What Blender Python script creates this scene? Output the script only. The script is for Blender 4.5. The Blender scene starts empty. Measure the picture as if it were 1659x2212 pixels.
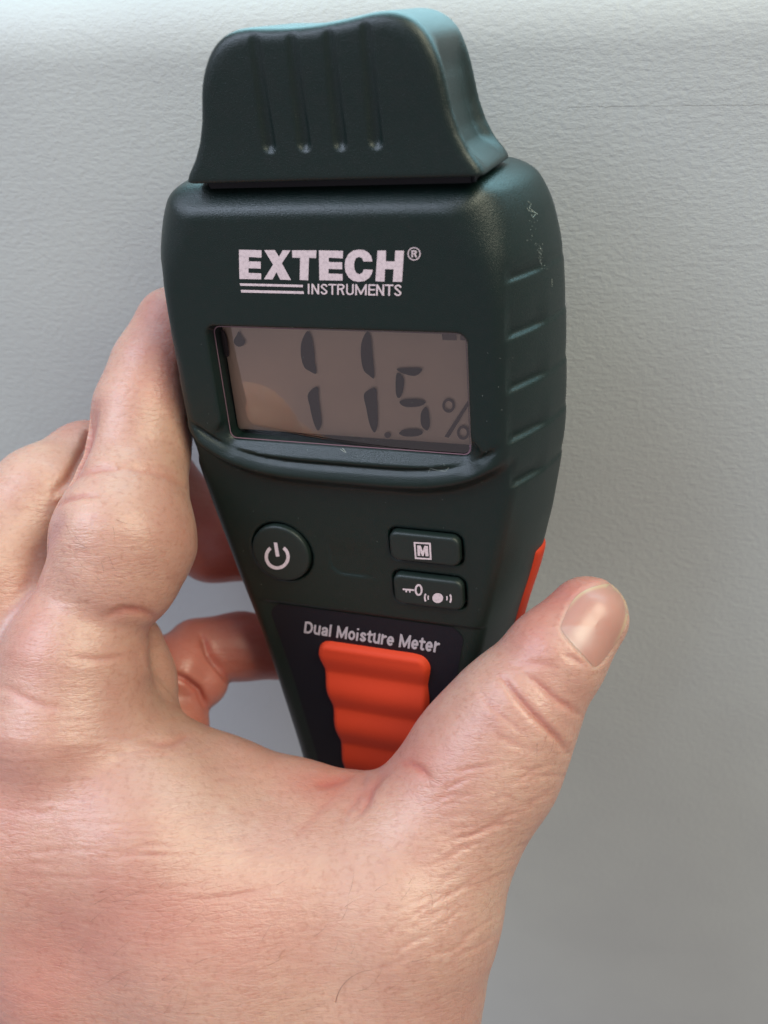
import bpy, bmesh, math, random, time
import numpy as np
import openvdb
from mathutils import Matrix, Vector

T0 = time.time()
rnd = random.Random(7)
F, CX, CY = 2071.0, 829.5, 1106.0            # photograph measured on a 1659 x 2212 grid


def nrm(v):
    v = np.array(v, float)
    return v / np.linalg.norm(v)


def ray(px, py):
    return np.array([(px - CX) / F, (CY - py) / F, -1.0])


# ---- the wall's axes seen from the camera: it hangs plumb in the world, the camera looks down on it
WN = nrm([-0.20, -0.56, 0.80])                # out of the wall
WC = -18.0                                    # wall plane: WN . p = WC  (cm from the lens)
_ln = np.cross(ray(0, 150), ray(1659, 86))
WX = nrm(np.cross(_ln, WN))
if WX[0] < 0:
    WX = -WX
WU = np.cross(WN, WX)
R3 = np.array([WX, -WN, WU])                  # rows: world X, Y, Z in camera axes
M_W = Matrix.Translation((0, 0, 1.0)) @ Matrix([list(r) + [0] for r in R3] + [[0, 0, 0, 1]]) @ Matrix.Scale(0.01, 4)


def W(p):
    return M_W @ Vector([float(c) for c in p])


# ---- camera
sc = bpy.context.scene
C = sc.collection
cam = bpy.data.cameras.new('camera')
cam.sensor_fit = 'VERTICAL'
cam.sensor_height = 32.0
cam.lens = F / 2212 * 32.0
cam.clip_start = 0.01
cam.clip_end = 20
cam.dof.use_dof = True
cam.dof.focus_distance = 0.160
cam.dof.aperture_fstop = 16.0
co = bpy.data.objects.new('camera', cam)
C.objects.link(co)
rot = Matrix([list(r) + [0] for r in R3] + [[0, 0, 0, 1]])
co.matrix_world = Matrix.Translation((0, 0, 1.0)) @ rot
sc.camera = co
sc.view_settings.view_transform = 'Standard'
sc.view_settings.look = 'None'
sc.view_settings.exposure = 0.0

# ---- room light
wd = bpy.data.worlds.new('World')
sc.world = wd
wd.use_nodes = True
wd.node_tree.nodes['Background'].inputs[0].default_value = (1.0, 0.89, 0.97, 1)
wd.node_tree.nodes['Background'].inputs[1].default_value = 0.38


def area(name, loc, target, sx, sy, power, col):
    """loc and target in cm on the wall's axes: x along the wall, y out of it, z above the camera"""
    l = bpy.data.lights.new(name, 'AREA')
    l.shape = 'RECTANGLE'
    l.size = sx / 100
    l.size_y = sy / 100
    l.energy = power
    l.color = col
    o = bpy.data.objects.new(name, l)
    C.objects.link(o)
    p = Vector((loc[0] / 100, -loc[1] / 100, 1 + loc[2] / 100))
    q = Vector((target[0] / 100, -target[1] / 100, 1 + target[2] / 100))
    o.matrix_world = Matrix.Translation(p) @ (q - p).to_track_quat('-Z', 'Y').to_matrix().to_4x4()
    return o


# wall face lies at y = -18 on these axes, the camera at 0; device and hand between
area('window_light', (8, -64, 48), (0, 5, -8), 120, 80, 17.0, (0.45, 0.88, 1.0))
area('fill_warm', (62, 22, 82), (0, -16, -6), 60, 60, 13.5, (1.0, 0.98, 0.74))  # unseen fill, added to warm the right side
area('fill_cool', (-62, 22, 66), (0, -16, -8), 60, 60, 10.5, (0.70, 0.80, 1.0))  # unseen fill, added to cool the left side


# ---- materials
def mat(name, base, rough=0.5, spec=0.5, bump=None, mottling=None, sss=None, coat=0.0, noise_rough=None):
    m = bpy.data.materials.new(name)
    m.use_nodes = True
    nt = m.node_tree
    b = nt.nodes['Principled BSDF']
    b.inputs['Base Color'].default_value = (*base, 1)
    b.inputs['Roughness'].default_value = rough
    b.inputs['Specular IOR Level'].default_value = spec
    b.inputs['Coat Weight'].default_value = coat
    tc = nt.nodes.new('ShaderNodeTexCoord')
    if mottling:
        sc_, col2, lo, hi = mottling
        n = nt.nodes.new('ShaderNodeTexNoise')
        n.inputs['Scale'].default_value = sc_
        n.inputs['Detail'].default_value = 4
        nt.links.new(tc.outputs['Object'], n.inputs['Vector'])
        r = nt.nodes.new('ShaderNodeMapRange')
        r.inputs[1].default_value = lo
        r.inputs[2].default_value = hi
        nt.links.new(n.outputs['Fac'], r.inputs[0])
        mx = nt.nodes.new('ShaderNodeMix')
        mx.data_type = 'RGBA'
        mx.inputs[6].default_value = (*base, 1)
        mx.inputs[7].default_value = (*col2, 1)
        nt.links.new(r.outputs[0], mx.inputs[0])
        nt.links.new(mx.outputs[2], b.inputs['Base Color'])
    if bump:
        sc_, strength, dist = bump
        n = nt.nodes.new('ShaderNodeTexNoise')
        n.inputs['Scale'].default_value = sc_
        n.inputs['Detail'].default_value = 2
        nt.links.new(tc.outputs['Object'], n.inputs['Vector'])
        bp = nt.nodes.new('ShaderNodeBump')
        bp.inputs['Strength'].default_value = strength
        bp.inputs['Distance'].default_value = dist
        nt.links.new(n.outputs['Fac'], bp.inputs['Height'])
        nt.links.new(bp.outputs['Normal'], b.inputs['Normal'])
    return m


PLASTIC = mat('green_black_plastic', (0.0020, 0.0110, 0.0090), 0.36, 0.42, bump=(55, 0.5, 0.00013),
              mottling=(6, (0.0038, 0.0115, 0.0098), 0.35, 0.65))
PANEL = mat('blue_black_plastic', (0.0025, 0.0035, 0.0080), 0.5, 0.35, bump=(40, 0.3, 0.0001))
PRINT = mat('silver_pink_ink', (0.60, 0.50, 0.52), 0.5, 0.4, mottling=(22, (0.47, 0.39, 0.41), 0.45, 0.7))
PRINT2 = mat('grey_ink', (0.40, 0.36, 0.39), 0.5, 0.4)
RUBBER = mat('orange_rubber', (0.50, 0.040, 0.012), 0.68, 0.28, bump=(45, 0.3, 0.0001))
BUTTON = mat('green_rubber', (0.0050, 0.0125, 0.0105), 0.5, 0.5, bump=(45, 0.35, 0.0001))
SEGMENT = mat('lcd_segment_ink', (0.035, 0.028, 0.045), 0.5, 0.3)
SEGMENT2 = mat('lcd_segment_ink_faint', (0.11, 0.082, 0.10), 0.5, 0.3)
LCD = mat('lcd_backing', (0.90, 0.735, 0.62), 0.6, 0.3, mottling=(0.5, (0.82, 0.675, 0.58), 0.4, 0.6))
DUST = mat('pale_dust', (0.45, 0.50, 0.46), 0.8, 0.2)


def glass_mat():
    m = bpy.data.materials.new('display_glass')
    m.use_nodes = True
    nt = m.node_tree
    nt.nodes.clear()
    out = nt.nodes.new('ShaderNodeOutputMaterial')
    t = nt.nodes.new('ShaderNodeBsdfTransparent')
    t.inputs[0].default_value = (1.0, 0.98, 0.94, 1)
    g = nt.nodes.new('ShaderNodeBsdfGlossy')
    g.inputs['Roughness'].default_value = 0.06
    g.inputs[0].default_value = (1, 1, 1, 1)
    fr = nt.nodes.new('ShaderNodeFresnel')
    fr.inputs[0].default_value = 2.0
    mx = nt.nodes.new('ShaderNodeMixShader')
    nt.links.new(fr.outputs[0], mx.inputs[0])
    nt.links.new(t.outputs[0], mx.inputs[1])
    nt.links.new(g.outputs[0], mx.inputs[2])
    nt.links.new(mx.outputs[0], out.inputs[0])
    return m


GLASS = glass_mat()


def skin_mat():
    m = bpy.data.materials.new('skin')
    m.use_nodes = True
    nt = m.node_tree
    N, L = nt.nodes, nt.links
    b = N['Principled BSDF']
    b.inputs['Roughness'].default_value = 0.40
    b.inputs['Specular IOR Level'].default_value = 0.5
    b.inputs['Subsurface Weight'].default_value = 0.55
    b.inputs['Subsurface Radius'].default_value = (1.0, 0.38, 0.22)
    b.inputs['Subsurface Scale'].default_value = 0.0028
    tc = N.new('ShaderNodeTexCoord')

    def noise(scale, detail=3, src=None, rough=0.5):
        n = N.new('ShaderNodeTexNoise')
        n.inputs['Scale'].default_value = scale
        n.inputs['Detail'].default_value = detail
        n.inputs['Roughness'].default_value = rough
        L.new(src or tc.outputs['Object'], n.inputs['Vector'])
        return n.outputs['Fac']

    def rng(sock, lo, hi, a=0.0, c=1.0):
        r = N.new('ShaderNodeMapRange')
        for i, v in enumerate((lo, hi, a, c)):
            r.inputs[i + 1].default_value = v
        L.new(sock, r.inputs[0])
        return r.outputs[0]

    def mix(f, a, c):
        x = N.new('ShaderNodeMix')
        x.data_type = 'RGBA'
        L.new(f, x.inputs[0])
        for i, v in ((6, a), (7, c)):
            if isinstance(v, tuple):
                x.inputs[i].default_value = (*v, 1)
            else:
                L.new(v, x.inputs[i])
        return x.outputs[2]

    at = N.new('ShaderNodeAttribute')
    at.attribute_name = 'flush_shade'
    ac = N.new('ShaderNodeAttribute')
    ac.attribute_name = 'vein'
    base = mix(rng(noise(0.55, 3), 0.35, 0.65), (0.49, 0.292, 0.222), (0.455, 0.245, 0.192))
    base = mix(rng(noise(2.6, 4, rough=0.65), 0.45, 0.75, 0, 0.32), base, (0.37, 0.155, 0.12))
    base = mix(rng(noise(11.0, 4), 0.52, 0.72, 0, 0.42), base, (0.34, 0.145, 0.10))
    base = mix(rng(noise(4.5, 2), 0.2, 0.42, 0.25, 0.0), base, (0.53, 0.36, 0.29))
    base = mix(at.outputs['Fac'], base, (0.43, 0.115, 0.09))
    base = mix(ac.outputs['Fac'], base, (0.30, 0.21, 0.22))
    L.new(base, b.inputs['Base Color'])
    # fine relief: a net of creases running across the hand, and pores
    mp = N.new('ShaderNodeMapping')
    mp.inputs['Rotation'].default_value = (0, 0, math.radians(-14))
    mp.inputs['Scale'].default_value = (4.2, 13.0, 6.0)
    L.new(tc.outputs['Object'], mp.inputs['Vector'])
    nd = N.new('ShaderNodeTexNoise')
    nd.inputs['Scale'].default_value = 0.9
    L.new(tc.outputs['Object'], nd.inputs['Vector'])
    va = N.new('ShaderNodeVectorMath')
    va.operation = 'MULTIPLY_ADD'
    va.inputs[1].default_value = (1.6, 1.6, 1.6)
    L.new(nd.outputs['Color'], va.inputs[0])
    L.new(mp.outputs[0], va.inputs[2])
    v1 = N.new('ShaderNodeTexVoronoi')
    v1.feature = 'DISTANCE_TO_EDGE'
    v1.inputs['Scale'].default_value = 1.0
    L.new(va.outputs[0], v1.inputs['Vector'])
    c1 = rng(v1.outputs['Distance'], 0.0, 0.16)
    mp2 = N.new('ShaderNodeMapping')
    mp2.inputs['Rotation'].default_value = (0, 0, math.radians(24))
    mp2.inputs['Scale'].default_value = (1.5, 7.5, 3.0)
    L.new(tc.outputs['Object'], mp2.inputs['Vector'])
    n2 = noise(1.0, 4, mp2.outputs[0], 0.6)
    n3 = noise(17, 3, None, 0.6)

    def madd(a, k, c=None):
        x = N.new('ShaderNodeMath')
        x.operation = 'MULTIPLY_ADD'
        L.new(a, x.inputs[0])
        x.inputs[1].default_value = k
        if c is None:
            x.inputs[2].default_value = 0
        else:
            L.new(c, x.inputs[2])
        return x.outputs[0]
    w = N.new('ShaderNodeMath')
    w.operation = 'MULTIPLY'
    L.new(c1, w.inputs[0])
    L.new(rng(noise(0.8, 2), 0.35, 0.65, 0.15, 0.9), w.inputs[1])
    h = madd(w.outputs[0], 0.20, madd(n2, 1.2, madd(n3, 0.45)))
    bp = N.new('ShaderNodeBump')
    bp.inputs['Strength'].default_value = 0.5
    bp.inputs['Distance'].default_value = 0.00032
    L.new(h, bp.inputs['Height'])
    L.new(bp.outputs['Normal'], b.inputs['Normal'])
    return m


SKIN = skin_mat()


# ---- helpers
def obj(name, verts, faces, material, parent=None, smooth=True):
    me = bpy.data.meshes.new(name)
    verts = np.asarray(verts, np.float32)
    if isinstance(faces, np.ndarray):
        k = faces.shape[1]
        me.vertices.add(len(verts))
        me.vertices.foreach_set('co', verts.ravel())
        me.loops.add(faces.size)
        me.loops.foreach_set('vertex_index', faces.astype(np.int32).ravel())
        me.polygons.add(len(faces))
        me.polygons.foreach_set('loop_start', np.arange(0, faces.size, k, dtype=np.int32))
        me.update(calc_edges=True)
    else:
        me.from_pydata([tuple(v) for v in verts.tolist()], [], [tuple(f) for f in faces])
        me.update()
    me.validate()
    me.polygons.foreach_set('use_smooth', np.full(len(me.polygons), smooth))
    me.materials.append(material)
    o = bpy.data.objects.new(name, me)
    C.objects.link(o)
    o.parent = parent
    return o


def tag(o, label, cat=None, kind=None):
    o['label'] = label
    if cat:
        o['category'] = cat
    if kind:
        o['kind'] = kind


def smax(a, b, k):
    h = np.clip(0.5 - 0.5 * (b - a) / k, 0, 1)
    return b + (a - b) * h + k * h * (1 - h)


def smin(a, b, k):
    h = np.clip(0.5 + 0.5 * (b - a) / k, 0, 1)
    return b + (a - b) * h - k * h * (1 - h)


def sstep(e0, e1, x):
    t = np.clip((x - e0) / (e1 - e0), 0, 1)
    return t * t * (3 - 2 * t)


def vdb_mesh(fn, lo, hi, vox):
    lo = np.array(lo, float)
    n = np.ceil((np.array(hi) - lo) / vox).astype(int) + 1
    x = (lo[0] + vox * np.arange(n[0])).astype(np.float32)[:, None, None]
    y = (lo[1] + vox * np.arange(n[1])).astype(np.float32)[None, :, None]
    z = (lo[2] + vox * np.arange(n[2])).astype(np.float32)[None, None, :]
    f = fn(x, y, z)
    f = np.clip(np.broadcast_to(f, tuple(n)), -3 * vox, 3 * vox).astype(np.float32)
    g = openvdb.FloatGrid(3 * vox)
    g.copyFromArray(np.ascontiguousarray(f))
    pts, quads = g.convertToQuads(0.0)
    return pts * vox + lo, quads.astype(np.int32)


# ======================================================================= the meter
DX = nrm([.94025, -.09102, .32809])
DY0 = np.array([-.07604, .88313, .46293])
DN = nrm(np.cross(DX, DY0))
DY = np.cross(DN, DX)
P0 = ray(745, 840) * 15.5
YB = 9.4                                   # base of the meter sits at y = -YB on its own axes


def loc(px, py, z=0.0):
    """pixel -> point on the meter's own plane z (cm)"""
    r = ray(px, py)
    q = r * ((DN @ P0 + z) / (DN @ r)) - P0
    return float(DX @ q), float(DY @ q)


def tab(pts):
    p = np.array(sorted(pts), float)
    xs = np.linspace(p[0, 0], p[-1, 0], 600)
    ys = np.interp(xs, p[:, 0], p[:, 1])
    k = np.hanning(31)
    k /= k.sum()
    ysm = np.convolve(np.pad(ys, 15, 'edge'), k, 'valid')
    g = np.gradient(ysm, xs)
    return xs, ysm, g


HO = tab([(3.7, 1.7), (3.45, 2.25), (3.25, 2.58), (3.05, 2.80), (2.6, 3.08), (1.8, 3.27), (.8, 3.34), (-.6, 3.38), (-1.3, 3.36),
          (-2.7, 3.19), (-3.9, 2.93), (-4.7, 2.68), (-5.5, 2.47), (-6.3, 2.28), (-8.2, 1.95), (-9.6, 1.75)])
HF = tab([(3.7, 1.6), (3.1, 2.2), (2.77, 2.36), (2.1, 2.54), (1.1, 2.60), (-1.0, 2.60), (-1.8, 2.52), (-2.7, 2.35), (-4, 2.08), (-5, 1.85),
          (-6.3, 1.62), (-8.2, 1.35), (-9.6, 1.2)])
LZ = -0.17                                  # glass level
_c = [loc(455, 703, LZ), loc(1008, 718, LZ), loc(1020, 988, LZ), loc(500, 945, LZ)]
LX0 = (_c[0][0] + _c[3][0]) / 2
LX1 = (_c[1][0] + _c[2][0]) / 2
LY1 = (_c[0][1] + _c[1][1]) / 2
LY0 = (_c[2][1] + _c[3][1]) / 2


def rrect(x, y, cx, cy, hx, hy, r):
    qx = np.abs(x - cx) - hx + r
    qy = np.abs(y - cy) - hy + r
    return np.hypot(np.maximum(qx, 0), np.maximum(qy, 0)) + np.minimum(np.maximum(qx, qy), 0) - r


LOW = -0.2
BZ = LOW + 0.06
_p = loc(606, 1196, BZ)
POWER = (_p[0], _p[1], 0.58)


def quad_box(pts):
    q = [loc(*p, BZ) for p in pts]                 # TL TR BR BL
    x0, x1 = (q[0][0] + q[3][0]) / 2, (q[1][0] + q[2][0]) / 2
    y1, y0 = (q[0][1] + q[1][1]) / 2, (q[2][1] + q[3][1]) / 2
    return ((x0 + x1) / 2, (y0 + y1) / 2, (x1 - x0) / 2, (y1 - y0) / 2)


BM = quad_box([(841, 1151), (995, 1156), (993, 1218), (845, 1212)])
BK = quad_box([(849, 1244), (1001, 1249), (1001, 1312), (855, 1306)])


def front_z(x, y):
    """level of the front surface"""
    yb = -1.73 + .50 * np.abs((x + .2) / 2.65) ** 4
    t = y - yb
    h = -.075 * np.exp(-((t - .30) / .06) ** 2) + .045 * np.exp(-((t - .07) / .10) ** 2)
    h = h * sstep(2.87, 2.52, np.abs(x + .25))
    z = h + LOW * sstep(.05, -.22, t)
    z = z - .05 * sstep(-4.50, -4.56, y) * sstep(2.4, 2.0, np.abs(x) - .0)
    z = z - .022 * sstep(.02, -.02, rrect(x, y, -.1, -2.9, .62, .80, .25)) * sstep(.3, -.2, x) * sstep(-2.9, -3.35, y)
    z = z - 0.012 * np.maximum(0, -(y + 1.8)) ** 1.5 * 0
    return z


def body_core(x, y, z):
    a = np.abs(x + .25)
    ho = np.interp(y, HO[0], HO[1]).astype(np.float32)
    ho = ho + .20
    dho = np.interp(y, HO[0], HO[2]).astype(np.float32)
    hf = np.interp(y, HF[0], HF[1]).astype(np.float32) + .12
    zf = front_z(x, y).astype(np.float32)
    # scalloped grip bars down each flank
    s = np.mod((y - 0.83) / 0.845, 1.0)
    sc_ = .12 * np.exp(-(s / .28)) * sstep(.0, .11, s) * sstep(-1.76, -1.70, y) * sstep(2.05, 1.6, y) * sstep(2.86, 2.92, a) * (.3 + .7 * sstep(-1.15, -.75, z))
    f1 = z - zf
    f2 = ((a - hf) * 1.3 + z * .75) / 1.5 - .10
    f3 = (a - ho) / np.sqrt(1 + dho ** 2)
    side = smax(f2, f3, .55) + sc_
    f = smax(f1, side, .17 + .40 * sstep(1.4, 3.0, y))
    f4 = -z - 2.7
    f5 = ((a - hf) + (-z - 2.7)) / 1.414 - .1
    f = smax(f, smax(f4, f5, .3), .3)
    f = smax(f, (y - 3.17) + 0 * x, .28)
    f = smax(f, (y - 2.80) * .72 + z * .69, .10)
    f = smax(f, -y - YB, .4)
    return f


def body_fn(x, y, z):
    f = body_core(x, y, z)
    cx, cy = (LX0 + LX1) / 2, (LY0 + LY1) / 2
    r = rrect(x, y, cx, cy, (LX1 - LX0) / 2, (LY1 - LY0) / 2, .14)
    r = r - np.maximum(0, z - LZ) * (.25 + 1.1 * sstep(-.7, -1.0, y))
    f = smax(f, -np.maximum(r, -(z + .52)), .035)
    for cx, cy, hx, hy in (BM, BK):
        r = rrect(x, y, cx, cy, hx + .035, hy + .035, .17)
        f = smax(f, -np.maximum(r, -(z - LOW + .14)), .03)
    r = np.hypot(x - POWER[0], y - POWER[1]) - POWER[2] - .035
    f = smax(f, -np.maximum(r, -(z - LOW + .14)), .03)
    return f


def surf_z(x, y):
    """height of the finished front surface at (x, y)"""
    x = np.atleast_1d(np.asarray(x, float))
    y = np.atleast_1d(np.asarray(y, float))
    lo = np.full(x.shape, -1.6)
    hi = np.full(x.shape, .4)
    for _ in range(26):
        m = (lo + hi) / 2
        v = body_core(x, y, m)
        hi = np.where(v > 0, m, hi)
        lo = np.where(v > 0, lo, m)
    return (lo + hi) / 2


def make_root(name, origin, axes):
    o = bpy.data.objects.new(name, None)
    o.empty_display_size = 0.02
    C.objects.link(o)
    m = Matrix([[axes[0][i], axes[1][i], axes[2][i], origin[i]] for i in range(3)] + [[0, 0, 0, 1]])
    o.matrix_world = M_W @ m
    return o


meter = make_root('moisture_meter', P0 - DY * YB, (DX, DY, DN))
tag(meter, 'dark green and orange handheld moisture meter, its display reading 11.5 %, gripped by the hand', 'moisture meter')
OFF = np.array([0, YB, 0])


def mobj(name, verts, faces, m, parent=None, smooth=True):
    return obj(name, np.asarray(verts, float) + OFF, faces, m, parent or meter, smooth)


v, q = vdb_mesh(body_fn, (-3.65, -YB - .1, -2.95), (3.65, 3.35, .2), .030)
body = mobj('body', v, q, PLASTIC)

# ---- protective cap
CW = tab([(3.0, 2.42), (3.23, 2.37), (3.36, 2.31), (3.55, 2.17), (3.8, 2.04), (4.1, 1.94), (4.5, 1.86), (4.9, 1.77), (5.6, 1.66)])


def cap_fn(x, y, z):
    a = np.abs(x - .03)
    w = np.interp(y, CW[0], CW[1]).astype(np.float32)
    top = 5.31 + .05 * np.cos(x * 1.9) * -1 + .03 * x
    f2 = smax(a - w, (y - top) + 0 * z, .85)
    # hollow flanks, leaving a rim front and back and a flange at the foot
    sc_ = .20 * sstep(.0, .35, -z - .08) * sstep(1.75, 1.35, -z) * sstep(3.28, 3.62, y) * sstep(5.1, 4.5, y)
    f2 = f2 + sc_ * sstep(1.2, 1.9, a)
    f = smax(f2, z - .03 - .05 * sstep(3.6, 5.2, y), .20)
    f = smax(f, -z - 1.75, .2)
    f = smax(f, 3.225 - y + 0 * x, .05)
    for gx in (-.80, -.24, .32, .86):
        # slanting groove, deepest at its foot
        t = np.clip((4.95 - y) / (4.95 - 3.75), 0, 1)
        yy = np.minimum(y - 3.75, 0)
        zc = .125 + .05 * sstep(3.6, 5.2, y) - .035 * t
        d = np.sqrt((x - gx) ** 2 + yy ** 2 + (z - zc) ** 2) - .125
        f = smax(f, -d, .02)
    return f


v, q = vdb_mesh(cap_fn, (-2.65, 3.1, -1.95), (2.75, 5.6, .3), .03)
cap = mobj('protective_cap', v, q, PLASTIC)
tag(cap, 'dark green cap with four finger grooves over the pins')
# neck in the shadow gap under the cap
bm = bmesh.new()
bmesh.ops.create_cube(bm, size=1, matrix=Matrix.Translation((.03, 3.2 + YB, -.95)) @ Matrix.Diagonal((4.3, .3, 1.3, 1)))
bmesh.ops.bevel(bm, geom=bm.edges[:], offset=.05, segments=2, affect='EDGES')
me = bpy.data.meshes.new('neck')
bm.to_mesh(me)
me.materials.append(PANEL)
o = bpy.data.objects.new('neck', me)
C.objects.link(o)
o.parent = meter


# ---- rounded buttons lofted from rings
def rr_ring(cx, cy, hx, hy, r, n=10):
    out = []
    for sx, sy, a0 in ((1, 1, 0), (-1, 1, 90), (-1, -1, 180), (1, -1, 270)):
        for i in range(n):
            a = math.radians(a0 + 90 * i / (n - 1))
            out.append((cx + sx * (hx - r) + r * math.cos(a), cy + sy * (hy - r) + r * math.sin(a)))
    return out


def loft(name, ringfn, prof, m, parent=None):
    """prof: list of (inset, z); last ring is capped by a centre fan"""
    V, Fc = [], []
    n = None
    for ins, z in prof:
        r = ringfn(ins)
        n = len(r)
        V += [(p[0], p[1], z) for p in r]
    for k in range(len(prof) - 1):
        for i in range(n):
            j = (i + 1) % n
            Fc.append((k * n + i, k * n + j, (k + 1) * n + j, (k + 1) * n + i))
    c = np.mean(np.array(V[-n:]), 0)
    V.append(tuple(c))
    b0 = (len(prof) - 1) * n
    for i in range(n):
        Fc.append((b0 + i, b0 + (i + 1) % n, len(V) - 1))
    return mobj(name, V, Fc, m, parent)


def button_profile(h, big):
    base = LOW - .16
    pr = [(0.0, base), (0.0, LOW + h * .45), (.008, LOW + h * .72), (.022, LOW + h * .9), (.045, LOW + h * .985), (.07, LOW + h), (.10, LOW + h)]
    for t in (.16, .4, .55):
        if t < big:
            pr.append((t, LOW + h))
    return pr


bt_m = loft('mode_button', lambda i: rr_ring(BM[0], BM[1], BM[2] - i, BM[3] - i, max(.15 - i * .5, .015)), button_profile(.11, .2), BUTTON)
bt_k = loft('hold_button', lambda i: rr_ring(BK[0], BK[1], BK[2] - i, BK[3] - i, max(.15 - i * .5, .015)), button_profile(.11, .2), BUTTON)
bt_p = loft('power_button', lambda i: [(POWER[0] + (POWER[2] - i) * math.cos(t * math.pi / 32), POWER[1] + (POWER[2] - i) * math.sin(t * math.pi / 32))
                                     for t in range(64)], button_profile(.08, .56), BUTTON)
TOPZ = LOW + .11 + .006


# ---- flat print: polygons on the surface
def poly_mesh(name, polys, zfn, m, parent=None, conv=None, thick=None):
    """polys: list of (outer, [holes]) in pixels or own coords; filled flat and laid on the surface"""
    bm = bmesh.new()
    for outer, holes in polys:
        edges = []
        for ringpts in [outer] + list(holes):
            vs = [bm.verts.new((p[0], p[1], 0)) for p in ringpts]
            edges += [bm.edges.new((vs[i], vs[(i + 1) % len(vs)])) for i in range(len(vs))]
        bmesh.ops.triangle_fill(bm, use_beauty=True, edges=edges, use_dissolve=False)
    for vtx in bm.verts:
        x, y = vtx.co.x, vtx.co.y
        if conv:
            x, y = conv(x, y)
        vtx.co = (x, y, 0)
    zs = zfn([vv.co.x for vv in bm.verts], [vv.co.y for vv in bm.verts])
    for vtx, z in zip(bm.verts, zs):
        vtx.co = (vtx.co.x, vtx.co.y + YB, z)
    for f in bm.faces:
        f.normal_update()
        if f.normal.z < 0:
            f.normal_flip()
    me = bpy.data.meshes.new(name)
    bm.to_mesh(me)
    bm.free()
    me.materials.append(m)
    o = bpy.data.objects.new(name, me)
    C.objects.link(o)
    o.parent = parent or meter
    return o


def on_face(xs, ys):
    return surf_z(xs, ys) + .006


def flat_z(z):
    return lambda xs, ys: np.full(len(xs), z)


# EXTECH, traced as heavy capitals (zoom grid -> pixel grid)
def zc1(x, y):
    return loc((560 + x / 3.0722) * .864, (580 + y / 3.0722) * .864, 0)


Ecap = lambda x0, x1, y0, y1, s=0: [(x0, y0), (x1, y0 + 4), (x1 - 1, y0 + 62), (x0 + 76, y0 + 56), (x0 + 76, y0 + 90), (x1 - 6, y0 + 92),
                                     (x1 - 6, y0 + 146), (x0 + 74, y0 + 143), (x0 + 74, y0 + 178), (x1 - 3, y0 + 182), (x1 - 3, y1 + 3), (x0 + 4, y1)]
arcC = []
for i in range(0, 25):
    a = math.radians(-20 - 320 * i / 24)
    arcC.append((1040 + 112 * math.cos(a), 258 - 122 * math.sin(a) * -1))
Couter = [(1142, 226), (1132, 185), (1108, 155), (1076, 138), (1036, 134), (994, 142), (958, 168), (934, 210), (928, 256), (934, 304), (958, 348), (992, 374),
          (1036, 382), (1080, 376), (1114, 354), (1136, 322), (1144, 290), (1074, 286), (1066, 312), (1040, 324), (1016, 312), (1004, 286), (1000, 256),
          (1004, 224), (1016, 200), (1038, 190), (1062, 200), (1072, 226)]
logo = [(Ecap(116, 290, 135, 360), []),
        ([(310, 138), (392, 138), (424, 190), (452, 140), (512, 140), (446, 240), (516, 368), (434, 366), (404, 308), (374, 364), (308, 362), (378, 250)], []),
        ([(524, 140), (712, 140), (708, 200), (654, 198), (648, 370), (582, 368), (586, 198), (526, 196)], []),
        (Ecap(730, 915, 140, 370), []),
        (Couter, []),
        ([(1180, 142), (1246, 142), (1244, 224), (1312, 226), (1316, 142), (1384, 142), (1368, 382), (1298, 382), (1304, 286), (1238, 284), (1234, 380),
          (1164, 378)], [])]
lg = poly_mesh('logo_lettering', logo, on_face, PRINT, conv=zc1)
tag(lg, 'EXTECH in heavy pale capitals')
rules = [([(122, 393), (606, 405), (608, 424), (126, 412)], []), ([(130, 443), (612, 455), (616, 475), (133, 464)], [])]
lr = poly_mesh('logo_rule', rules[:1], on_face, PRINT, conv=zc1)
lr = poly_mesh('logo_rule', rules[1:], on_face, PRINT, conv=zc1)


def ring_pts(cx, cy, rx, ry, n=40, a0=0, a1=360):
    return [(cx + rx * math.cos(math.radians(a0 + (a1 - a0) * i / n)), cy + ry * math.sin(math.radians(a0 + (a1 - a0) * i / n))) for i in range(n)]


def arc(cx, cy, rx, ry, a0, a1, n=12):
    return [(cx + rx * math.cos(math.radians(a0 + (a1 - a0) * i / n)), cy + ry * math.sin(math.radians(a0 + (a1 - a0) * i / n))) for i in range(n + 1)]


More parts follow.
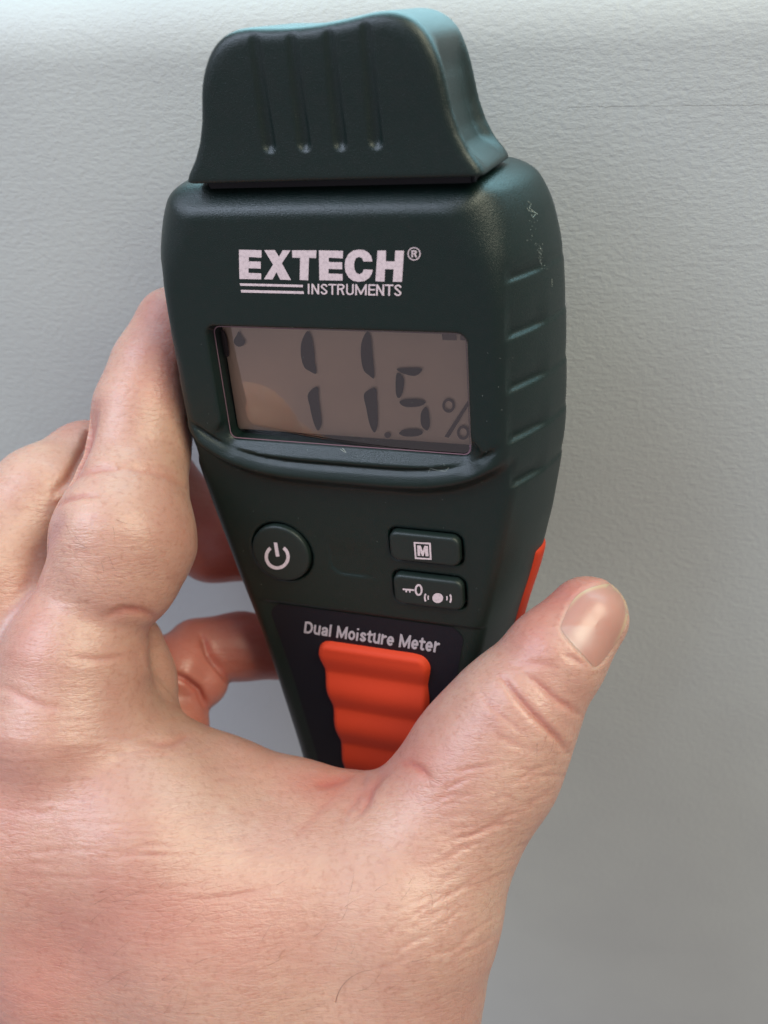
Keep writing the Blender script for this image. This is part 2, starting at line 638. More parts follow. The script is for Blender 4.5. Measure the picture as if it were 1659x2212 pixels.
# stroke skeletons of a plain grotesque; each: (advance, [polylines]); y 0..1 caps, .72 x-height
def glyphs(w):
    h = w / 2
    X = .74
    r = (X - w) / 2
    m = X / 2
    bowl = lambda cx: arc(cx, m, r * .88, r, 0, 360, 24)
    q = {
        'D': (.74, [[(h, h), (h, 1 - h), (.30, 1 - h)] + arc(.34, .5, .40 - h, .5 - h, 90, -90) + [(.30, h), (h, h)]]),
        'M': (.90, [[(h, 0), (h, 1)], [(.90 - h, 0), (.90 - h, 1)], [(h, .95), (.45, .12)], [(.90 - h, .95), (.45, .12)]]),
        'u': (.58, [[(h, X), (h, .26)] + arc(.29, .29, .29 - h, .29 - h, 180, 360) + [(.58 - h, X)], [(.58 - h, 0), (.58 - h, X)]]),
        'a': (.58, [arc(.28, X - .24, .28 - h, .24 - h, 165, 0) + [(.56 - h, 0)], [(.56 - h, .44)] + arc(.26, .22, .26 - h, .22 - h, 90, 270) + [(.56 - h, .16)]]),
        'l': (.22, [[(h, 0), (h, 1)]]),
        'i': (.22, [[(h, 0), (h, .68 - h)], [(h, .94), (h, 1.1)]]),
        'o': (.60, [arc(.30, m, .30 - h, m - h, 0, 360, 24)]),
        's': (.54, [arc(.27, X - .22, .26 - h, .22 - h, 20, 180) + [(h + .02, X - .25), (.27, m), (.54 - h - .02, .25)] + arc(.27, .22, .26 - h, .22 - h, 0, -165)]),
        't': (.40, [[(.17, .86), (.17, .2)] + arc(.29, .21, .12, .21 - h, 180, 290), [(.02, X - h * 1.0), (.38, X - h * 1.0)]]),
        'r': (.40, [[(h, 0), (h, X)], [(h, .40)] + arc(.34, .38, .34 - h, X - .38 - h, 170, 85)]),
        'e': (.58, [[(h, m), (.56 - h, m)] + arc(.29, m, .29 - h, m - h, 0, 305, 20)]),
        'I': (.24, [[(.12, 0), (.12, 1)]]),
        'N': (.62, [[(h, 0), (h, 1)], [(.62 - h, 0), (.62 - h, 1)], [(h, .98), (.62 - h, .02)]]),
        'S': (.56, [arc(.28, .74, .27 - h, .26 - h, 15, 180) + [(h + .02, .70), (.28, .51), (.54 - h, .32)] + arc(.28, .26, .27 - h, .26 - h, 0, -165)]),
        'T': (.54, [[(.27, 0), (.27, 1)], [(0, 1 - h), (.54, 1 - h)]]),
        'R': (.60, [[(h, 0), (h, 1 - h), (.32, 1 - h)] + arc(.33, .75, .25 - h, .25 - h, 90, -90) + [(h, .5)], [(.34, .5), (.60 - h, -.05)]]),
        'U': (.60, [[(h, 1), (h, .3)] + arc(.30, .29, .30 - h, .29 - h, 180, 360) + [(.60 - h, 1)]]),
        'E': (.50, [[(.50, 1 - h), (h, 1 - h), (h, h), (.50, h)], [(h, .52), (.47, .52)]]),
        ' ': (.26, []),
    }
    return q


def text_obj(name, txt, corners, zfn, m, weight=.2, gap=.09, parent=None):
    """strokes -> thin solid letters laid on the surface; corners TL, TR, BR, BL of the cap-height box"""
    G = glyphs(weight)
    x, segs, spans = 0, [], []
    for ch in txt:
        adv, lines = G[ch]
        for ln in lines:
            for a, b in zip(ln[:-1], ln[1:]):
                segs.append((x + a[0], a[1], x + b[0], b[1]))
        x += adv + gap
    W_ = x - gap
    vox = .0125
    T_ = .03

    def fn(X, Y, Z):
        f = np.full((X.shape[0], Y.shape[1]), 1.0, np.float32)
        xs, ys = X[:, :, 0], Y[:, :, 0]
        for ax, ay, bx, by in segs:
            i0_ = max(0, int((min(ax, bx) - .3 - xs[0, 0]) / vox))
            i1_ = int((max(ax, bx) + .3 - xs[0, 0]) / vox)
            xx = xs[i0_:i1_]
            dx, dy = bx - ax, by - ay
            t = np.clip(((xx - ax) * dx + (ys - ay) * dy) / (dx * dx + dy * dy + 1e-9), 0, 1)
            f[i0_:i1_] = np.minimum(f[i0_:i1_], np.hypot(xx - ax - t * dx, ys - ay - t * dy) - weight / 2)
        f = np.maximum(f, np.maximum(ys - 1, -ys))
        return np.maximum(f[:, :, None], np.abs(Z) - T_)
    v_, q_ = vdb_mesh(fn, (-.1, -.1, -.08), (W_ + .1, 1.1, .08), vox)
    u = v_[:, 0] / W_
    w = v_[:, 1]
    TL, TR, BR, BL = [np.array(c) for c in corners]
    p = (TL[None] * (w * (1 - u))[:, None] + TR[None] * (w * u)[:, None] + BR[None] * ((1 - w) * u)[:, None] + BL[None] * ((1 - w) * (1 - u))[:, None])
    z = zfn(p[:, 0], p[:, 1]) + v_[:, 2] * .08
    return mobj(name, np.column_stack([p, z]), q_, m, parent, smooth=False)


it = text_obj('small_lettering', 'INSTRUMENTS', [zc1(640, 397), zc1(1366, 404), zc1(1364, 492), zc1(640, 477)], on_face, PRINT, weight=.135, gap=.11)
tag(it, 'INSTRUMENTS in small pale capitals')
rg = poly_mesh('registered_mark', [(ring_pts(1461, 167, 50, 51), [ring_pts(1461, 167, 42, 43)])], on_face, PRINT, conv=zc1)
rl = text_obj('registered_letter', 'R', [zc1(1441, 141), zc1(1484, 141), zc1(1484, 194), zc1(1441, 194)], on_face, PRINT, weight=.16, parent=rg)

# lower legend on the darker panel
PZ = LOW - .05


def zpan(xs, ys):
    return surf_z(xs, ys) + .018


lt = text_obj('legend_lettering', 'Dual Moisture Meter', [loc(660, 1341, PZ), loc(951, 1380, PZ), loc(947, 1409, PZ), loc(657, 1366, PZ)],
              zpan, PRINT2, weight=.175, gap=.085)
tag(lt, 'Dual Moisture Meter in bold grey letters')

# the blue-black panel set into the handle
V, Fc = [], []
ny, nx = 90, 24
for j in range(ny):
    yy = -4.58 - (YB - .5 - 4.58) * j / (ny - 1)
    h = float(np.interp(yy, HF[0], HF[1])) - .06
    if j < 6:
        h -= .25 * (1 - j / 6) ** 2
    for i in range(nx):
        V.append(((2 * i / (nx - 1) - 1) * (h + .1) - .2, yy, 0))
V = np.array(V)
V[:, 2] = surf_z(V[:, 0], V[:, 1]) + .009
for j in range(ny - 1):
    for i in range(nx - 1):
        k = j * nx + i
        Fc.append((k, k + nx, k + nx + 1, k + 1))
mobj('handle_panel', V, Fc, PANEL)

# orange ribbed pad: ribs across, scalloped edges
V, Fc = [], []
ny, nx = 150, 34
ytop = loc(800, 1396, PZ)[1]
yv0 = loc(820, 1462, PZ)[1]
yv1 = loc(820, 1540, PZ)[1]
pitch = yv0 - yv1
ybot = ytop - 3.9
for j in range(ny):
    yy = ytop + (ybot - ytop) * (j / (ny - 1))
    d = ytop - yy
    hw = 1.17 - .085 * d
    ph = (yv0 - yy) / pitch
    s = ph - math.floor(ph)
    rib = (.5 - .5 * math.cos(2 * math.pi * s)) ** .75
    if ph < -.5:
        rib = 1
    hw -= .035 * (1 - rib)
    if d < .32:
        hw -= .32 - math.sqrt(max(0, .32 ** 2 - (.32 - d) ** 2))
    for i in range(nx):
        e = 2 * i / (nx - 1) - 1
        e2 = math.copysign(abs(e) ** .8, e)
        x = e2 * hw - .07
        edge = min(1, (1 - abs(e2)) * hw / .12)
        edge = min(edge, d / .12)
        zz = math.sqrt(max(0, 1 - (1 - edge) ** 2)) * (.10 + .085 * rib) - .02
        V.append((x, yy, zz))
V = np.array(V)
V[:, 2] += surf_z(V[:, 0], V[:, 1])
for j in range(ny - 1):
    for i in range(nx - 1):
        k = j * nx + i
        Fc.append((k, k + nx, k + nx + 1, k + 1))
pad = mobj('grip_pad', V, Fc, RUBBER)
tag(pad, 'orange ribbed rubber pad on the front of the handle')


# orange grips let into both flanks of the handle
def grip_fn(x, y, z):
    f = body_core(x, y, z) - .05
    b = np.maximum(np.abs(z + 2.0) - .66, np.abs(y + 5.95) - 2.5)
    b = b - .12 * np.sin(y * 0)
    f = smax(f, b, .18)
    f = smax(f, 1.3 - np.abs(x), .05)
    return f


v, q = vdb_mesh(grip_fn, (-3.5, -8.95, -2.7), (3.5, -2.9, -.8), .045)
sg = mobj('side_grips', v, q, RUBBER)
tag(sg, 'orange rubber strips along the flanks of the handle')

# ---- display: backing, segments, glass
gx0, gx1, gy0, gy1 = LX0 - .05, LX1 + .05, LY0 - .05, LY1 + .05
dz = LZ - .30
disp = mobj('display', [(gx0 - .15, gy0 - .15, dz), (gx1 + .15, gy0 - .15, dz), (gx1 + .15, gy1 + .15, dz), (gx0 - .15, gy1 + .15, dz)], [(0, 1, 2, 3)], LCD, smooth=False)
tag(disp, 'brownish grey liquid crystal display reading 11.5 %')


def zc2(x, y):            # zoom grid of the display -> own coordinates at the segment layer
    return loc((440 + x / 2.0232) * .864, (760 + y / 2.0232) * .864, dz + .045)


SZ = flat_z(dz + .045)


def blob(pts, n=6):
    """closed smooth outline through pts"""
    P = [np.array(p, float) for p in pts]
    out = []
    m = len(P)
    for i in range(m):
        p0, p1, p2, p3 = P[i - 1], P[i], P[(i + 1) % m], P[(i + 2) % m]
        for k in range(n):
            t = k / n
            out.append(tuple(.5 * ((2 * p1) + (-p0 + p2) * t + (2 * p0 - 5 * p1 + 4 * p2 - p3) * t * t + (-p0 + 3 * p1 - 3 * p2 + p3) * t ** 3)))
    return out


d1 = [(blob([(664, 138), (686, 170), (698, 240), (703, 300), (709, 352), (680, 342), (648, 318), (632, 260), (636, 190)]), []),
      (blob([(716, 418), (722, 480), (733, 560), (735, 610), (718, 640), (696, 600), (677, 520), (668, 455)]), [])]
d2 = [(blob([(968, 138), (986, 170), (993, 240), (998, 300), (1002, 374), (978, 362), (948, 332), (935, 260), (940, 190)]), []),
      (blob([(1008, 424), (1016, 480), (1020, 560), (1018, 620), (1003, 650), (980, 610), (963, 530), (952, 455)]), [])]
d3 = [(blob([(1116, 330), (1150, 324), (1236, 324), (1238, 345), (1205, 364), (1150, 352)]), []),
      (blob([(1116, 352), (1150, 374), (1148, 440), (1130, 476), (1112, 450)]), []),
      (blob([(1130, 496), (1160, 482), (1230, 482), (1262, 498), (1230, 518), (1160, 520)]), []),
      (blob([(1266, 520), (1280, 560), (1282, 620), (1266, 640), (1240, 610), (1240, 550)]), []),
      (blob([(1128, 654), (1160, 634), (1225, 634), (1248, 652), (1220, 668), (1160, 670)]), [])]
for polys, mm in ((d1, SEGMENT), (d2, SEGMENT), (d3, SEGMENT)):
    o = poly_mesh('digit', polys, SZ, mm, disp, conv=zc2)
poly_mesh('decimal_point', [(ring_pts(1070, 664, 17, 15, 18), [])], SZ, SEGMENT2, disp, conv=zc2)
pc = [(ring_pts(1379, 514, 32, 36, 28), [ring_pts(1379, 514, 20, 23, 28)]), (ring_pts(1452, 651, 31, 36, 28), [ring_pts(1452, 651, 19, 23, 28)]),
      ([(1476, 490), (1482, 510), (1380, 676), (1358, 672)], [])]
poly_mesh('percent_sign', pc, SZ, SEGMENT2, disp, conv=zc2)
poly_mesh('drop_symbol', [(blob([(318, 138), (332, 165), (350, 188), (342, 208), (318, 216), (300, 206), (292, 185), (306, 160)]), [])], SZ, SEGMENT, disp, conv=zc2)
poly_mesh('scale_bar', [(blob([(222, 140), (246, 140), (262, 200), (268, 260), (250, 262), (226, 220)]), [])], SZ, SEGMENT2, disp, conv=zc2)
poly_mesh('battery_symbol', [([(1345, 152), (1418, 154), (1420, 184), (1348, 182)], []), ([(1436, 158), (1462, 160), (1464, 184), (1438, 183)], [])],
          SZ, mat('lcd_ink_pale', (.20, .155, .16), .5, .3), disp, conv=zc2)
V, Fc = [], []
for j in range(13):
    for i in range(25):
        u, w = i / 24, j / 12
        zz = (1 - u) * (1 - w) * -.285 + u * w * .10 + (1 - u) * w * -.17
        zz += .09 * (1 - (2 * u - 1) ** 2) + .03 * (1 - (2 * w - 1) ** 2)
        V.append((gx0 + (gx1 - gx0) * u, gy0 + (gy1 - gy0) * w, LZ - .03 + zz))
for j in range(12):
    for i in range(24):
        k = j * 25 + i
        Fc.append((k, k + 1, k + 26, k + 25))
pane = mobj('display_pane', V, Fc, GLASS)
# dark rim printed round the window
rim = [([(gx0, gy0), (gx1, gy0), (gx1, gy1), (gx0, gy1)], [rr_ring((LX0 + LX1) / 2, (LY0 + LY1) / 2 + .02, (LX1 - LX0) / 2 - .018, (LY1 - LY0) / 2 - .045, .05, 5)])]
poly_mesh('display_border', rim, flat_z(LZ - .292), PANEL)


hx_, hy_ = (LX1 - LX0) / 2, (LY1 - LY0) / 2
edge = [(rr_ring((LX0 + LX1) / 2, (LY0 + LY1) / 2, hx_ - .012, hy_ - .012, .12, 8), [rr_ring((LX0 + LX1) / 2, (LY0 + LY1) / 2, hx_ - .030, hy_ - .030, .11, 8)])]
poly_mesh('display_edge', edge, flat_z(LZ - .005), mat('pink_edge_highlight', (.20, .12, .15), .25, .6))  # rim highlight of the pane, painted as a thin pink strip


# ---- symbols on the buttons
def zc3(zz):
    def f(x, y):
        return loc((580 + x / 2.5136) * .864, (1300 + y / 2.5136) * .864, zz)
    return f


def band(cx, cy, rx, ry, w, a0, a1, n=30):
    """open ring in image angles (y down), as one outline"""
    o_, i_ = [], []
    for k in range(n + 1):
        a = math.radians(a0 + (a1 - a0) * k / n)
        o_.append((cx + rx * math.cos(a), cy + ry * math.sin(a)))
        i_.append((cx + (rx - w) * math.cos(a), cy + (ry - w) * math.sin(a)))
    return o_ + i_[::-1]


pw_sym = [(band(284, 232, 79, 80, 21, -54, 232), []), ([(262, 141), (284, 143), (299, 229), (276, 231)], [])]
poly_mesh('power_symbol', pw_sym, flat_z(LOW + .08 + .006), PRINT, bt_p, conv=zc3(LOW + .086))
c3 = zc3(TOPZ)
poly_mesh('letter_frame', [([(1141, 138), (1249, 143), (1255, 251), (1150, 245)], [[(1153, 149), (1238, 154), (1243, 240), (1160, 235)]])], flat_z(TOPZ), PRINT, bt_m, conv=c3)
poly_mesh('letter', [([(1163, 160), (1186, 161), (1199, 195), (1209, 162), (1231, 163), (1236, 229), (1216, 228), (1213, 195), (1204, 227), (1194, 227),
                       (1181, 193), (1184, 226), (1167, 225)], [])], flat_z(TOPZ), PRINT, bt_m, conv=c3)
key = [(ring_pts(1173, 440, 25, 37, 30), [ring_pts(1173, 440, 13, 25, 30)]),
       ([(1073, 430), (1146, 436), (1146, 446), (1122, 445), (1122, 457), (1113, 456), (1113, 444), (1100, 443), (1100, 455), (1090, 454), (1090, 442), (1073, 440)], [])]
poly_mesh('key_symbol', key, flat_z(TOPZ), PRINT, bt_k, conv=c3)
snd = [(ring_pts(1293, 491, 34, 31, 30), []), (band(1262, 488, 56, 56, 11, 152, 208, 8), []), (band(1270, 488, 42, 42, 9, 160, 200, 8), []),
       (band(1322, 494, 60, 60, 11, -28, 28, 8), []), (band(1316, 492, 40, 40, 9, -22, 22, 8), [])]
poly_mesh('buzzer_symbol', snd, flat_z(TOPZ), PRINT, bt_k, conv=c3)
print('meter', round(time.time() - T0, 1))


# ======================================================================= the hand
def P3(px, py, d):
    return ray(px, py) * d


def chain(pts, k=None):
    return [(P3(a, b, d), r * d / F) for a, b, d, r in pts]


HAND = []                                   # (chain, blend width)


def limb(pts, k):
    HAND.append((chain(pts), k))


# palm and back of the hand
limb([(180, 1590, 17.2, 175), (300, 1800, 16.9, 215), (430, 2000, 16.7, 225), (500, 2300, 17.4, 235), (520, 2700, 18.8, 235)], .8)
limb([(30, 1560, 17.9, 190), (120, 1800, 17.6, 235), (220, 2050, 17.5, 235), (280, 2330, 18.6, 240), (330, 2700, 20.0, 235)], .9)
limb([(-160, 1500, 18.9, 170), (-60, 1800, 18.6, 200), (190, 2130, 18.4, 192)], .8)
# thumb: tip, joint, ball, wrist
limb([(1268, 1333, 16.7, 89), (1198, 1420, 16.6, 108)], .3)
limb([(1198, 1420, 16.6, 108), (1113, 1537, 16.7, 133), (1050, 1640, 16.9, 150)], .18)
limb([(1050, 1640, 16.9, 150), (950, 1790, 17.0, 172), (875, 1950, 17.0, 205), (818, 2120, 17.1, 222), (780, 2330, 17.7, 248), (760, 2700, 18.9, 250)], .6)
# web between thumb and forefinger
limb([(330, 1640, 17.5, 110), (480, 1706, 17.5, 108), (640, 1750, 17.6, 102), (770, 1776, 17.6, 100), (890, 1800, 17.3, 130)], .32)
limb([(400, 1850, 16.8, 190), (620, 1920, 16.75, 185), (800, 1960, 16.8, 200)], .9)
limb([(560, 2100, 16.8, 220), (700, 2250, 17.3, 230)], .9)
# forefinger lying up the left flank of the meter
limb([(376, 704, 18.2, 84), (338, 800, 17.95, 94), (313, 885, 17.8, 104), (300, 985, 17.6, 112)], .22)
limb([(285, 1060, 17.3, 122), (268, 1165, 17.0, 150), (250, 1235, 16.9, 138)], .12)
limb([(195, 1290, 17.0, 112), (165, 1420, 16.9, 148), (150, 1560, 16.9, 185)], .22)
# flesh of the palm behind the forefinger's root
limb([(268, 1400, 18.3, 86), (285, 1470, 18.3, 90), (300, 1600, 18.2, 95)], .35)
# middle finger: over the knuckle, behind the meter, tip in the gap
limb([(60, 1420, 18.2, 150), (-10, 1220, 18.3, 150), (100, 1080, 18.7, 116), (190, 1010, 19.5, 96)], .3)
limb([(190, 1010, 19.5, 96), (330, 1040, 20.7, 88), (460, 1172, 21.3, 82), (590, 1182, 21.7, 76)], .25)
# ring finger: curled, tip pressed to the meter's back
limb([(250, 1500, 20.2, 95), (400, 1440, 20.6, 80)], .3)
limb([(395, 1455, 20.4, 78), (432, 1470, 20.5, 62)], .1)
limb([(425, 1405, 20.9, 70), (520, 1396, 21.1, 70), (640, 1405, 21.3, 64)], .1)
# little finger
limb([(250, 1650, 20.0, 90), (370, 1570, 20.1, 82)], .2)


def hand_fn(x, y, z):
    X, Y, Z = [np.asarray(a, np.float32) for a in (x, y, z)]
    shape = np.broadcast_shapes(X.shape, Y.shape, Z.shape)
    f = np.full(shape, 3.0, np.float32)
    ax, ay, az = X.ravel(), Y.ravel(), Z.ravel()
    for pts, k in HAND:
        g = None
        P = np.array([p for p, r in pts])
        Rm = max(r for p, r in pts) + k + .35
        lo, hi = P.min(0) - Rm, P.max(0) + Rm
        sl = tuple(slice(np.searchsorted(a, l), np.searchsorted(a, h)) for a, l, h in zip((ax, ay, az), lo, hi))
        xs, ys, zs = X[sl[0]], Y[:, sl[1]], Z[:, :, sl[2]]
        for (a, ra), (b, rb) in zip(pts[:-1], pts[1:]):
            d = b - a
            L2 = float(d @ d)
            t = np.clip(((xs - a[0]) * d[0] + (ys - a[1]) * d[1] + (zs - a[2]) * d[2]) / L2, 0, 1)
            dd = np.sqrt((xs - a[0] - t * d[0]) ** 2 + (ys - a[1] - t * d[1]) ** 2 + (zs - a[2] - t * d[2]) ** 2) - (ra + (rb - ra) * t)
            g = dd if g is None else smin(g, dd, .25)
        f[sl] = smin(f[sl], g, k)
    # flesh gives way to the meter where they touch
    BX = (slice(None),) * 3
    Rl = np.array([DX, DY, DN])
    q = [Rl[i][0] * (X - P0[0]) + Rl[i][1] * (Y - P0[1]) + Rl[i][2] * (Z - P0[2]) for i in range(3)]
    near = (f < .4) & (np.abs(q[0]) < 3.7) & (q[1] > -YB - .2) & (q[2] < .3) & (q[2] > -3.1)
    bq = body_core(q[0][near], q[1][near], q[2][near]) - .02
    f[near] = smax(f[near], -bq, .12)
    return f


v, q = vdb_mesh(hand_fn, (-9.6, -12.2, -23.2), (5.2, 4.6, -13.8), .065)
print('hand sdf', len(v), round(time.time() - T0, 1))
hand_base = P3(450, 2212, 17)
hand = make_root('hand', hand_base, np.eye(3))
tag(hand, 'bare left hand gripping the green meter, thumb along its right side', 'hand')
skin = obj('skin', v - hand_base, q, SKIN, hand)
# clean up: light relaxation and one subdivision
mod = skin.modifiers.new('relax', 'SMOOTH')
mod.factor = .5
mod.iterations = 4
mod = skin.modifiers.new('sub', 'SUBSURF')
mod.levels = mod.render_levels = 1
bpy.context.view_layer.update()
dg = bpy.context.evaluated_depsgraph_get()
me2 = bpy.data.meshes.new_from_object(skin.evaluated_get(dg))
skin.modifiers.clear()
old = skin.data
skin.data = me2
me2.name = 'skin'
bpy.data.meshes.remove(old)
print('subdivided', len(me2.vertices), round(time.time() - T0, 1))

# creases and folds, in the grid of the photograph: (points, width px, depth cm, shoulder)
za = lambda pts: [(777.6 + x * .4166, 1166.4 + y * .4166) for x, y in pts]
zb = lambda pts: [(x * .4766, 587.6 + y * .4766) for x, y in pts]
zd = lambda pts: [(x * .3333, 1209.6 + y * .3333) for x, y in pts]
ze = lambda pts: [(604.8 + x * .3333, 1468.8 + y * .3333) for x, y in pts]
CREASES = [
    (za([(735, 715), (790, 785), (870, 875), (960, 965), (1030, 1035), (1075, 1105)]), 9, .085, .5),
    (za([(860, 700), (930, 750), (1000, 815), (1080, 865), (1150, 915)]), 9, .05, .5),
    (za([(790, 660), (860, 640), (940, 640), (1010, 660)]), 9, .018, .4),
    (za([(610, 770), (670, 850), (760, 935), (860, 1010)]), 9, .018, .4),
    (za([(640, 960), (740, 1030), (850, 1080), (960, 1110)]), 9, .012, .4),
    (za([(980, 1180), (900, 1195), (780, 1180)]), 10, .012, .4),
    (za([(1060, 600), (1120, 620), (1190, 665)]), 8, .03, .3),
    (ze([(760, 540), (850, 545), (920, 585), (975, 645)]), 11, .045, .4),
    (ze([(722, 568), (650, 625), (590, 705), (560, 800), (480, 905)]), 12, .05, .4),
    (ze([(500, 600), (400, 640), (300, 672), (215, 680)]), 14, .05, .4),
    (ze([(390, 700), (300, 800), (200, 900), (60, 1050)]), 13, .028, .4),
    (ze([(540, 620), (540, 720), (440, 850), (400, 960)]), 11, .025, .4),
    (zb([(432, 610), (415, 700), (385, 790), (345, 880), (310, 940), (255, 1000)]), 13, .12, .2),
    (zb([(255, 1000), (250, 1060), (262, 1120), (230, 1200), (180, 1270), (150, 1380), (110, 1470), (40, 1560)]), 22, .035, .2),
    (zb([(250, 1062), (300, 1035), (370, 1015), (430, 1015)]), 8, .05, .5),
    (zb([(320, 945), (380, 915), (460, 895), (540, 900)]), 9, .04, .5),
    (zb([(560, 890), (680, 905), (780, 940), (860, 985)]), 10, .03, .5),
    (zb([(640, 870), (740, 885), (830, 925)]), 8, .015, .4),
    (zb([(470, 1565), (560, 1532), (640, 1540), (715, 1568)]), 12, .055, .4),
    (zd([(460, 620), (540, 640), (640, 645), (760, 630), (860, 625)]), 10, .03, .4),
    (zd([(930, 1175), (1050, 1192), (1130, 1182), (1240, 1128)]), 11, .045, .4),
    (zd([(0, 820), (80, 850), (180, 910), (280, 950), (420, 970)]), 12, .025, .4),
    (zd([(960, 520), (930, 600), (945, 700), (1040, 830), (1150, 950), (1220, 1050)]), 10, -.03, 0),
]
CREASES.append(([(436, 1375), (452, 1415), (478, 1448), (496, 1475)], 8.5, .14, .3))
CREASES.append(([(372, 1455), (405, 1470), (428, 1490), (446, 1530)], 8.5, .14, .3))
rr = random.Random(3)
for i in range(46):      # the bunched skin at the base of the thumb
    x0 = rr.uniform(930, 1090)
    y0 = rr.uniform(1660, 2100)
    L = rr.uniform(40, 130)
    sl = -.32 + rr.uniform(-.18, .18) - (y0 - 1700) * .0006
    xe = 1150 - (y0 - 1760) * .28
    x0 = xe - rr.uniform(20, 260)
    CREASES.append(([(x0 + L * t, y0 + L * t * sl + 5 * math.sin(t * 5 + i)) for t in (0, .25, .5, .75, 1)], 6, rr.uniform(.006, .017), .4))
for i in range(40):      # long fine wrinkles over the back of the hand
    x0 = rr.uniform(-20, 520)
    y0 = rr.uniform(1560, 1960)
    L = rr.uniform(80, 230)
    CREASES.append(([(x0 + L * t, y0 + L * t * rr.uniform(-.1, .02) + 4 * math.sin(t * 4 + i)) for t in (0, .25, .5, .75, 1)], 6, rr.uniform(.004, .011), .4))

n = len(me2.vertices)
cov = np.empty(n * 3, np.float32)
me2.vertices.foreach_get('co', cov)
cov = cov.reshape(-1, 3)
nor = np.empty(n * 3, np.float32)
me2.vertex_normals.foreach_get('vector', nor)
nor = nor.reshape(-1, 3)
D = cov + hand_base
dep = -D[:, 2]
px = CX + F * D[:, 0] / dep
py = CY - F * D[:, 1] / dep
facing = np.einsum('ij,ij->i', nor, -D) > 0
front = facing & (dep < 18.9)
far_side = facing & (dep > 18.9)
disp_ = np.zeros(n, np.float32)
fold = np.zeros(n, np.float32)
for pts, w, dp, sh in CREASES:
    P = np.array(pts, float)
    bx = (far_side if w == 8.5 else front) & (px > P[:, 0].min() - 4 * w) & (px < P[:, 0].max() + 4 * w) & (py > P[:, 1].min() - 4 * w) & (py < P[:, 1].max() + 4 * w)
    idx = np.nonzero(bx)[0]
    if not len(idx):
        continue
    best = np.full(len(idx), 1e9)
    tb = np.zeros(len(idx))
    tot = len(P) - 1
    for s in range(tot):
        a, b = P[s], P[s + 1]
        d = b - a
        t = np.clip(((px[idx] - a[0]) * d[0] + (py[idx] - a[1]) * d[1]) / (d @ d), 0, 1)
        dist = np.hypot(px[idx] - a[0] - t * d[0], py[idx] - a[1] - t * d[1])
        m = dist < best
        best[m] = dist[m]
        tb[m] = (s + t[m]) / tot
    fade = np.sqrt(np.clip(np.sin(np.pi * np.clip(tb, .02, .98)), 0, 1))
    g = np.exp(-(best / (w * .8)) ** 2)
    fold[idx] += fade * g * min(.55, max(0, dp) * 9)
    ridge = np.exp(-((best - 2.1 * w) / (1.1 * w)) ** 2)
    disp_[idx] += fade * (-dp * .9 * g + dp * sh * .22 * ridge)


def blobf(cx, cy, rx, ry, rot=0):
    c, s = math.cos(rot), math.sin(rot)
    dx, dy = px - cx, py - cy
    return np.exp(-(((dx * c + dy * s) / rx) ** 2 + ((-dx * s + dy * c) / ry) ** 2))


# colour of the living skin: flushed fingertips, knuckles, fold at the web; a vein by the first knuckle; painted shade on the fingers behind the meter
flush_shade = .55 * blobf(1225, 1275, 110, 45, -.5) + .35 * blobf(1150, 1380, 60, 70) + .38 * blobf(345, 700, 60, 90) + .32 * blobf(350, 820, 50, 60)
flush_shade += .40 * blobf(690, 1690, 110, 40, .2) + .30 * blobf(900, 1650, 70, 60) + .18 * blobf(0, 1800, 130, 190) + .22 * blobf(60, 1340, 60, 120)
flush_shade += .25 * blobf(400, 1990, 260, 120) + .35 * blobf(90, 2150, 160, 160) + .75 * sstep(18.6, 20.0, dep)  # last term: shade behind the meter, painted as deeper red with depth
flush_shade = np.clip(flush_shade + fold, 0, .9)
vein = np.zeros(n, np.float32)
vp = np.array(zb([(235, 1080), (260, 1130), (220, 1210), (175, 1280), (150, 1380), (110, 1460), (40, 1560), (0, 1650)]))
best = np.full(n, 1e9)
for a, b in zip(vp[:-1], vp[1:]):
    d = b - a
    t = np.clip(((px - a[0]) * d[0] + (py - a[1]) * d[1]) / (d @ d), 0, 1)
    best = np.minimum(best, np.hypot(px - a[0] - t * d[0], py - a[1] - t * d[1]))
vein = (.30 * np.exp(-(best / 16) ** 2) * front).astype(np.float32)
for nm, arr in (('flush_shade', flush_shade), ('vein', vein)):
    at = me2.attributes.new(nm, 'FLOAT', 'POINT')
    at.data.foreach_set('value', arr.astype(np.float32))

# nail bed pressed slightly into the thumb
NP = [(285, 920), (330, 800), (400, 640), (500, 500), (640, 405), (800, 350), (950, 328), (1080, 352), (1170, 430), (1215, 560), (1222, 700), (1185, 880),
      (1110, 1060), (1000, 1230), (880, 1390), (800, 1470), (740, 1480), (680, 1420), (560, 1285), (420, 1135), (310, 1000)]
NP = np.array([(1166.4 + x * .1562, 1209.6 + y * .1562) for x, y in NP])
NC = NP.mean(0)


def inpoly(xs, ys, P):
    c = np.zeros(len(xs), bool)
    j = len(P) - 1
    for i in range(len(P)):
        xi, yi = P[i]
        xj, yj = P[j]
        m = ((yi > ys) != (yj > ys)) & (xs < (xj - xi) * (ys - yi) / (yj - yi + 1e-9) + xi)
        c ^= m
        j = i
    return c


